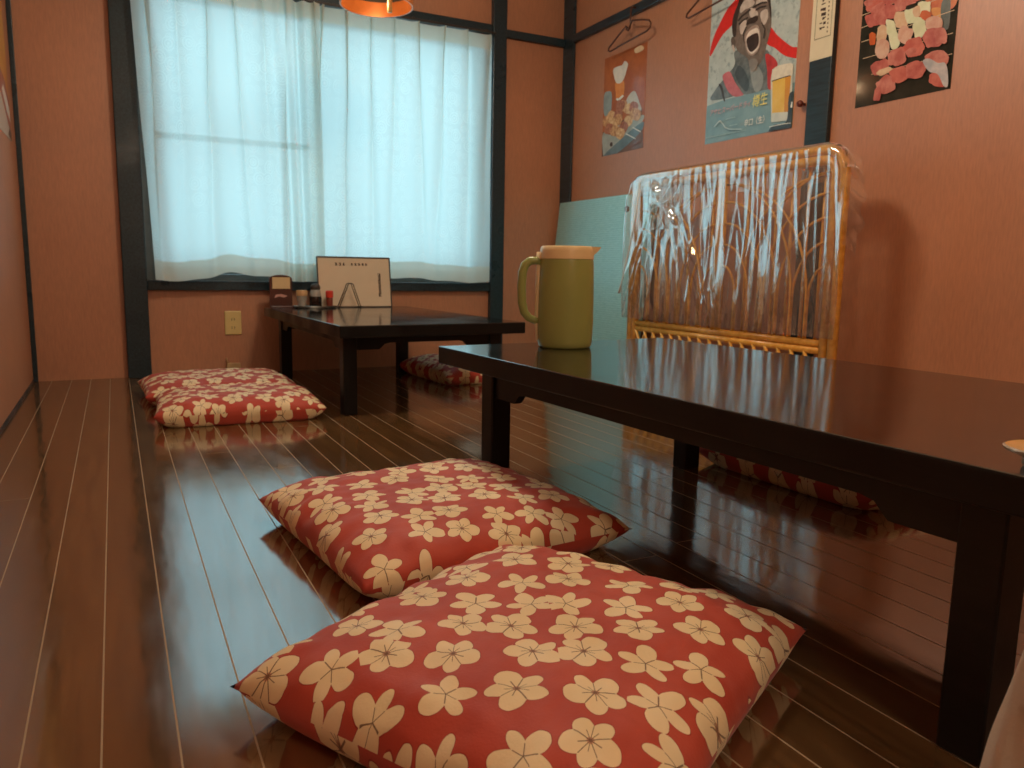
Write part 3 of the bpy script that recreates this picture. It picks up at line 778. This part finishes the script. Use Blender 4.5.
# raw meat skewers
C_ = Poster(1.592, 1.938, 1.094, 1.575, (850, 0, 6.98), PC((38, 42, 38), (52, 54, 48), 16, .12))
orange = PC((206, 104, 48), (190, 84, 40), 25)
C_.shape([(540, -40), (760, -160), (740, 30), (640, 90), (560, 100)], PC((190, 90, 50), (206, 130, 70), 20))
C_.shape([(570, 60), (640, 60), (640, 130), (590, 120)], PC((214, 160, 80), (200, 120, 60), 25))
C_.shape([(640, 20), (700, -20), (690, 190), (640, 180)], PC((98, 108, 104), (70, 82, 82), 20))
stick = PC((190, 170, 140))
for l in ([(80, 110), (660, -120)], [(80, 195), (700, -40)], [(80, 295), (730, 70)], [(90, 410), (720, 230)], [(150, 520), (715, 375)]): C_.line(l, 5, stick)
mt = [PC((198, 116, 104), (170, 78, 72), 30), PC((206, 136, 122), (178, 92, 82), 30), PC((186, 90, 78), (206, 120, 104), 30)]
neg = [PC((206, 214, 176), (222, 228, 196), 30), PC((218, 196, 164), (206, 170, 136), 30), PC((214, 184, 164), (200, 150, 130), 30)]
k = 0
for (cx, cy, rx, ry, r_, m) in ((180, 30, 70, 40, -.5, mt[2]), (290, -20, 70, 40, -.5, mt[0]), (200, 60, 60, 30, -.6, mt[1]), (130, 20, 30, 22, -.3, mt[1]), (400, 0, 70, 45, -.3, mt[1]), (480, -30, 60, 40, -.3, mt[2]),
        (165, 140, 50, 50, -.3, mt[0]), (220, 115, 50, 52, -.4, mt[1]), (290, 80, 45, 48, -.4, mt[0]), (350, 40, 40, 40, -.4, mt[1]),
        (160, 270, 25, 45, 0, orange), (225, 235, 38, 58, .1, neg[1]), (290, 195, 34, 62, -.2, neg[0]), (365, 140, 56, 62, 0, neg[1]), (430, 110, 44, 52, -.1, neg[0]), (520, 55, 50, 48, 0, neg[0]), (530, 110, 40, 34, 0, orange), (470, 80, 26, 36, 0, neg[1]),
        (230, 340, 46, 66, .1, neg[2]), (312, 280, 36, 62, -.1, neg[0]), (395, 245, 52, 60, 0, neg[2]), (490, 195, 46, 66, -.05, neg[0]), (590, 165, 56, 54, 0, neg[2]),
        (220, 470, 66, 52, -.4, mt[0]), (330, 400, 66, 58, -.4, mt[1]), (450, 330, 76, 60, -.35, mt[2]), (590, 270, 76, 62, -.3, mt[0]), (640, 250, 44, 60, -.2, mt[1]), (430, 360, 40, 22, -.5, mt[1]), (250, 500, 60, 22, -.3, neg[1]),
        (255, 590, 70, 56, -.5, mt[1]), (350, 520, 66, 54, -.3, mt[2]), (460, 490, 70, 56, -.3, mt[0]), (200, 660, 26, 50, .3, mt[0]), (610, 420, 84, 60, -.2, mt[1]), (620, 560, 60, 46, .2, mt[2])):
    C_.blob(cx, cy, rx, ry, r_, m, k, .35); k += 1
C_.shape([(515, 430), (560, 410), (620, 440), (670, 440), (690, 500), (690, 600), (660, 600), (620, 520), (560, 500)], PC((206, 204, 206), (170, 176, 184), 30, .1))
C_.build('glossy dark poster of raw meat and leek skewers on the right')

# paper strip pinned on the post
def P4(u, v): return onX(u, v, XR-.0225)
b = MB(); pts = [P4(809.5, 60), P4(832, 54.5)]
ya, yb = pts[0].y, pts[1].y; z0 = 1.287
b.box((XR-.0235, yb, z0), (XR-.022, ya, 1.745))
def yl(f): return ya+(yb-ya)*f
for (f0, f1, z_a, z_b) in ((.16, .19, z0+.07, 1.73), (.86, .89, z0+.07, 1.73), (.16, .89, z0+.07, z0+.074)):
    b.box((XR-.0238, yl(f1), z_a), (XR-.0236, yl(f0), z_b), mi=1)
r_ = random.Random(4); z = 1.70
while z > z0+.10:
    for q_ in range(3):
        f = .40+r_.uniform(-.05, .12); b.box((XR-.0238, yl(f+r_.uniform(.03, .12)), z-r_.uniform(.003, .012)), (XR-.0236, yl(f), z), mi=2)
    z -= .016
z = 1.70
while z > z0+.09:
    b.box((XR-.0238, yl(.745), z-.006), (XR-.0236, yl(.70), z), mi=2); z -= .014
tag(b.build('paper_notice', [simple('cream_notice_paper', (214, 204, 174), .7, .04, 20), simple('notice_border', (150, 146, 120), .7), MT['ink']], origin=(XR-.023, (ya+yb)/2, z0)),
    'narrow cream paper notice with vertical writing on the dark wall post', 'notice')
# wooden peg
c = onX(802, 105, XR-.0)
b = MB().lathe([(0, 0), (.006, 0), (.006, .014), (.0115, .018), (.013, .026), (.009, .032), (0, .033)], (0, 0, 0), 16)
R_ = Matrix.Translation((XR, c.y-.012, c.z)) @ Matrix.Rotation(-PI/2, 4, 'Y'); b.v = [R_ @ p for p in b.v]
tag(b.build('wall_peg', simple('red_brown_peg', (104, 44, 30), .35, .1, 20), smooth=True, origin=(XR, c.y-.012, c.z)), 'small red-brown wooden peg beside the beer poster', 'peg')
# hangers
def hanger(yc, label):
    root = thing('wire_hanger', label, 'hanger', (XR-.05, yc, 1.70), 0, 'brown wire hangers on the wall rail')
    x = XR-.052
    def q_(dy, z, dx=0): return Vector((x+dx, yc-dy, z))
    b = MB()
    hook = [Vector((XR-.024, yc, 1.772)), q_(0, 1.774, .01), q_(0, 1.765), q_(0, 1.70), q_(-.004, 1.678), q_(-.016, 1.670), q_(-.028, 1.676), q_(-.031, 1.693)]
    b.tube(hook, .0042, 8); b.build('hook', MT['wire'], root, True)
    b = MB()
    pts = [q_(-.014, 1.678), q_(.02, 1.706, -.004), q_(.10, 1.688, -.006), q_(.155, 1.672, -.006), q_(.172, 1.655, -.006), q_(.165, 1.636, -.006), q_(.14, 1.628, -.006),
           q_(-.08, 1.612, -.006), q_(-.155, 1.605, -.006), q_(-.172, 1.612, -.006), q_(-.168, 1.626, -.006), q_(-.09, 1.664, -.006), q_(-.03, 1.692, -.004), q_(-.014, 1.678)]
    b.tube(pts, .0042, 8); b.build('shoulder_wire', MT['wire'], root, True)
    return root
hanger(3.225, 'brown wire hanger hooked above the grilled skewers poster')
hanger(2.63, 'brown wire hanger partly hidden by the beer poster')

# poster on the left wall (only its edge shows)
b = MB(); xa = XL+.0015
b.box((XL, 3.19, .99), (xa, 3.735, 1.72))
def LP(pts, mi, k): b.poly([Vector((xa+.00015*k, 3.735-.545*u_, .99+.73*v_)) for (u_, v_) in pts], mi)
LP([(0, .22), (.2, .30), (1, .4), (1, 1), (0, 1)], 1, 1); LP([(0, .05), (.15, .08), (.5, .2), (1, .3), (1, .4), (.2, .30), (0, .22)], 2, 2)
LP([(0, .10), (.2, .14), (.4, .22), (.3, .26), (.1, .2), (0, .16)], 3, 3); LP([(0, .0), (.2, .02), (.1, .06), (0, .05)], 4, 4)
tag(b.build('poster', [PC((196, 190, 176)), PC((218, 160, 48), (206, 130, 40), 8), PC((150, 70, 60), (170, 96, 84), 30), white, dk], origin=(xa, 3.46, .99)),
    'yellow food poster on the left wall, only its right edge in view', 'poster', 'posters on the walls')

# ------------------------------------------------------------------ things on and around the window table
TZ = .3252
mb = thing('menu_board', 'large white menu board with dark edging leaning by the curtain', 'menu', (1.05, 3.75, TZ))
ml, mr = .874, 1.236; mh = .245
R_ = Matrix.Translation((1.055, 3.735, TZ)) @ Matrix.Rotation(-math.radians(9), 4, 'X')
def put(b_): b_.v = [R_ @ p for p in b_.v]; return b_
w2 = (mr-ml)/2
put(MB().box((-w2, 0, 0), (w2, .003, mh))).build('sheet', MT['paper'], mb)
b = MB()
for a_, c_ in (((-w2-.003, -.002, 0), (-w2+.003, .005, mh)), ((w2-.003, -.002, 0), (w2+.003, .005, mh)), ((-w2, -.002, mh-.004), (w2, .005, mh+.003)), ((-w2, -.002, 0), (w2, .005, .005))): b.box(a_, c_)
put(b).build('edging', simple('dark_edging', (52, 46, 44), .5), mb)
b = MB(); r_ = random.Random(2)
def glyph(cx, cz, s_):
    for q_ in range(3): zz = cz+s_*(-.4+.4*q_); b.box((cx-s_*r_.uniform(.25, .5), -.0008, zz-.0016), (cx+s_*r_.uniform(.3, .5), -.0002, zz+.0016))
    for q_ in range(2): xx = cx+s_*r_.uniform(-.35, .35); b.box((xx-.0012, -.0008, cz-s_*.5), (xx+.0012, -.0002, cz+s_*.5))
for nm, cells in (('heading', [(-w2+.092+k*.019, mh-.034, .013) for k in range(3)]), ('heading', [(-w2+.170+k*.018, mh-.034, .011) for k in range(5)]), ('side_column', [(w2-.056, mh-.086-k*.0165, .016) for k in range(7)])):
    b = MB()
    for c_ in cells: glyph(*c_)
    put(b).build(nm, MT['ink'], mb)

sg = thing('table_sign', 'small dark wooden sign with arched top and cream label on the window table', 'sign', (.70, 3.755, TZ))
b = MB(); w2 = .052
pts = [(.700-w2, 3.758, TZ), (.700+w2, 3.758, TZ), (.700+w2, 3.758, TZ+.135)]
for k in range(1, 10): a = PI*k/10; pts.append((.700+w2*math.cos(a), 3.758, TZ+.135+.018*math.sin(a)))
pts.append((.700-w2, 3.758, TZ+.135))
b.prism(pts, (0, .012, 0)); b.build('board', MT['signwood'], sg)
MB().box((.66, 3.754, TZ+.088), (.742, 3.7578, TZ+.142), .001).build('label_card', MT['label'], sg)
b = MB(); b.prism([(.668, 3.7575, TZ+.045), (.69, 3.7575, TZ+.052), (.715, 3.7575, TZ+.047), (.73, 3.7575, TZ+.055), (.70, 3.7575, TZ+.064), (.675, 3.7575, TZ+.06)], (0, -.001, 0)); b.build('emblem', simple('pale_emblem', (196, 150, 140), .6), sg)
MB().box((.648, 3.70, TZ), (.752, 3.757, TZ+.008), .002).build('foot', MT['signwood'], sg)

tr = thing('serving_tray', 'small steel tray holding condiments on the window table', 'tray', (.845, 3.705, TZ))
MB().lathe([(0, 0), (.088, 0), (.098, .005), (.101, .010), (.099, .0105), (.092, .005), (.086, .002), (0, .002)], (.845, 3.705, TZ), 40, sx=1.04, sy=.5).build('dish', MT['tray'], tr, True, 40)
tz = TZ+.0022
jr = thing('condiment_jar', 'clear condiment jar with tan cap, left on the tray', 'jar', (.785, 3.705, tz)); q = (.785, 3.705, tz)
MB().lathe([(0, 0), (.017, 0), (.020, .01), (.023, .04), (.024, .055)], q, 20).build('glass', MT['glass'], jr, True, 40)
MB().lathe([(.0245, .055), (.0265, .056), (.0265, .078), (.024, .081), (0, .082)], q, 20).build('lid', MT['tan'], jr, True, 40)
sj = thing('soy_bottle', 'soy sauce bottle with steel cap in the middle of the tray', 'bottle', (.850, 3.708, tz)); q = (.850, 3.708, tz)
MB().lathe([(0, 0), (.027, 0), (.029, .005), (.029, .045), (.027, .052)], q, 24).build('bottle_body', MT['soy'], sj, True, 40)
MB().lathe([(.027, .052), (.026, .06), (.024, .078), (.021, .084)], q, 24).build('shoulder', MT['glass'], sj, True, 40)
MB().lathe([(.0215, .084), (.023, .086), (.023, .1), (.018, .108), (.008, .113), (0, .114)], q, 24).build('cap', MT['dark'], sj, True, 40)
rs = thing('spice_shaker', 'red-capped spice shaker on the right of the tray', 'shaker', (.912, 3.690, tz)); q = (.912, 3.690, tz)
MB().lathe([(0, 0), (.014, 0), (.0155, .003), (.0155, .042), (.014, .046)], q, 20).build('shaker_body', MT['spice'], rs, True, 40)
MB().lathe([(.014, .046), (.018, .047), (.018, .076), (.014, .08), (0, .081)], q, 20).build('cap', MT['redcap'], rs, True, 40)
st_ = thing('menu_stand', 'bent wire menu stand in front of the white menu board', 'stand', (1.01, 3.68, TZ))
b = MB(); y = 3.675
for dy in (0, .035):
    pts = [(.955, y+dy, TZ+.002)]
    for k in range(0, 11): a = PI-PI*k/10; pts.append((1.012+.016*math.cos(a), y+dy, TZ+.100+.018*math.sin(a)))
    pts.append((1.062, y+dy, TZ+.002)); b.tube(pts, .0022, 6)
b.tube([(.955, y, TZ+.0022), (.955, y+.035, TZ+.0022)], .0022, 6); b.tube([(1.062, y, TZ+.0022), (1.062, y+.035, TZ+.0022)], .0022, 6)
b.build('wire_frame', MT['dark'], st_, True)

oc = thing('wall_outlet', 'ivory outlet plate on the wall under the window', 'outlet', (.50, YB, .245))
MB().box((.462, YB-.008, .188), (.538, YB, .302), .004).build('plate', MT['ivory'], oc, False)
for zz in (.222, .262):
    b = MB().box((.486, YB-.0084, zz-.010), (.514, YB-.0079, zz+.010), mi=0)
    for xx in (.494, .506): b.box((xx-.0012, YB-.0087, zz-.006), (xx+.0012, YB-.0083, zz+.006), mi=1)
    b.build('socket', [MT['ivory'], MT['dark']], oc)
cb = thing('cable_stub', 'small tan cable box at the wall foot behind the cushions', 'cable box', (.50, YB-.02, 0))
MB().box((.462, YB-.030, .0), (.525, YB-.002, .052), .004).build('box', MT['tan'], cb)
MB().tube([(.47, YB-.016, .050), (.462, YB-.02, .068), (.464, YB-.02, .078)], .003, 6).build('lead', MT['tan'], cb, True)

# ------------------------------------------------------------------ pendant lamps
def pendant(label, cx, cy, zr, power, col=(1, .62, .30), pull=True, rad=.14):
    root = thing('pendant_lamp', label, 'lamp', (cx, cy, zr), 0, 'pendant lamps')
    c_ = (cx, cy, zr)
    MB().lathe([(.136, 0), (.142, 0), (.142, .055), (.136, .055), (.136, 0)], c_, 56).build('copper_ring', MT['copper'], root, True, 40)
    MB().lathe([(.137, .056), (.125, .075), (.08, .10), (.03, .115), (.03, .13), (0, .13)], c_, 48).build('hood', MT['dark'], root, True, 40)
    MB().tube([(cx, cy, zr+.13), (cx, cy, ZC)], .004, 8).build('cord', MT['black'], root, True)
    MB().lathe([(0, .030), (.018, .034), (.028, .048), (.028, .062), (.014, .08), (.014, .114)], c_, 24).build('bulb', MT['bulb'], root, True)
    if pull:
        MB().tube([(cx+.047, cy-.02, zr+.105), (cx+.047, cy-.02, zr+.03)], .0015, 6).build('pull_cord', MT['pull'], root, True)
        MB().tube([(cx+.047, cy-.02, zr+.03), (cx+.047, cy-.02, zr-.022)], .0095, 10).build('pull_handle', MT['pull'], root, True)
    l = bpy.data.lights.new('lamp_light', 'POINT'); l.energy = power; l.color = col; l.shadow_soft_size = rad
    lo = bpy.data.objects.new('lamp_light', l); COL.objects.link(lo); lo.location = (cx, cy, zr+.01)
    return root
pendant('copper ringed pendant lamp over the window table', .965, 3.08, 1.528, .8, col=(1, .66, .36), rad=.02)
pendant('added copper ringed fill lamp, out of view high in the middle of the room', 1.0, 2.15, 1.95, 58, col=(1, .87, .68))  # unseen lamp added as neutral fill for the walls
pendant('copper ringed pendant lamp hanging over the foreground low table', 1.24, .88, 1.62, 17, rad=.09)
pendant('added copper ringed fill lamp, out of view behind the viewer', .55, -.9, 1.75, 44, col=(1, .84, .62))  # added unseen lamp, brightens the surfaces that face the camera

# ------------------------------------------------------------------ daylight
l = bpy.data.lights.new('daylight', 'AREA'); l.shape = 'RECTANGLE'; l.size = 3.0; l.size_y = 2.4; l.energy = 28; l.color = (.46, .84, 1.0)
lo = bpy.data.objects.new('daylight', l); COL.objects.link(lo); lo.location = (1.0, 4.6, 1.25); lo.rotation_euler = (-PI/2, 0, 0)
w = bpy.data.worlds.new('world'); sc.world = w; w.use_nodes = True
bg = w.node_tree.nodes['Background']; bg.inputs[0].default_value = (.6, .88, 1, 1); bg.inputs[1].default_value = 1.0
sc.cycles.use_denoising = True
sc.cycles.max_bounces = 10; sc.cycles.transparent_max_bounces = 16
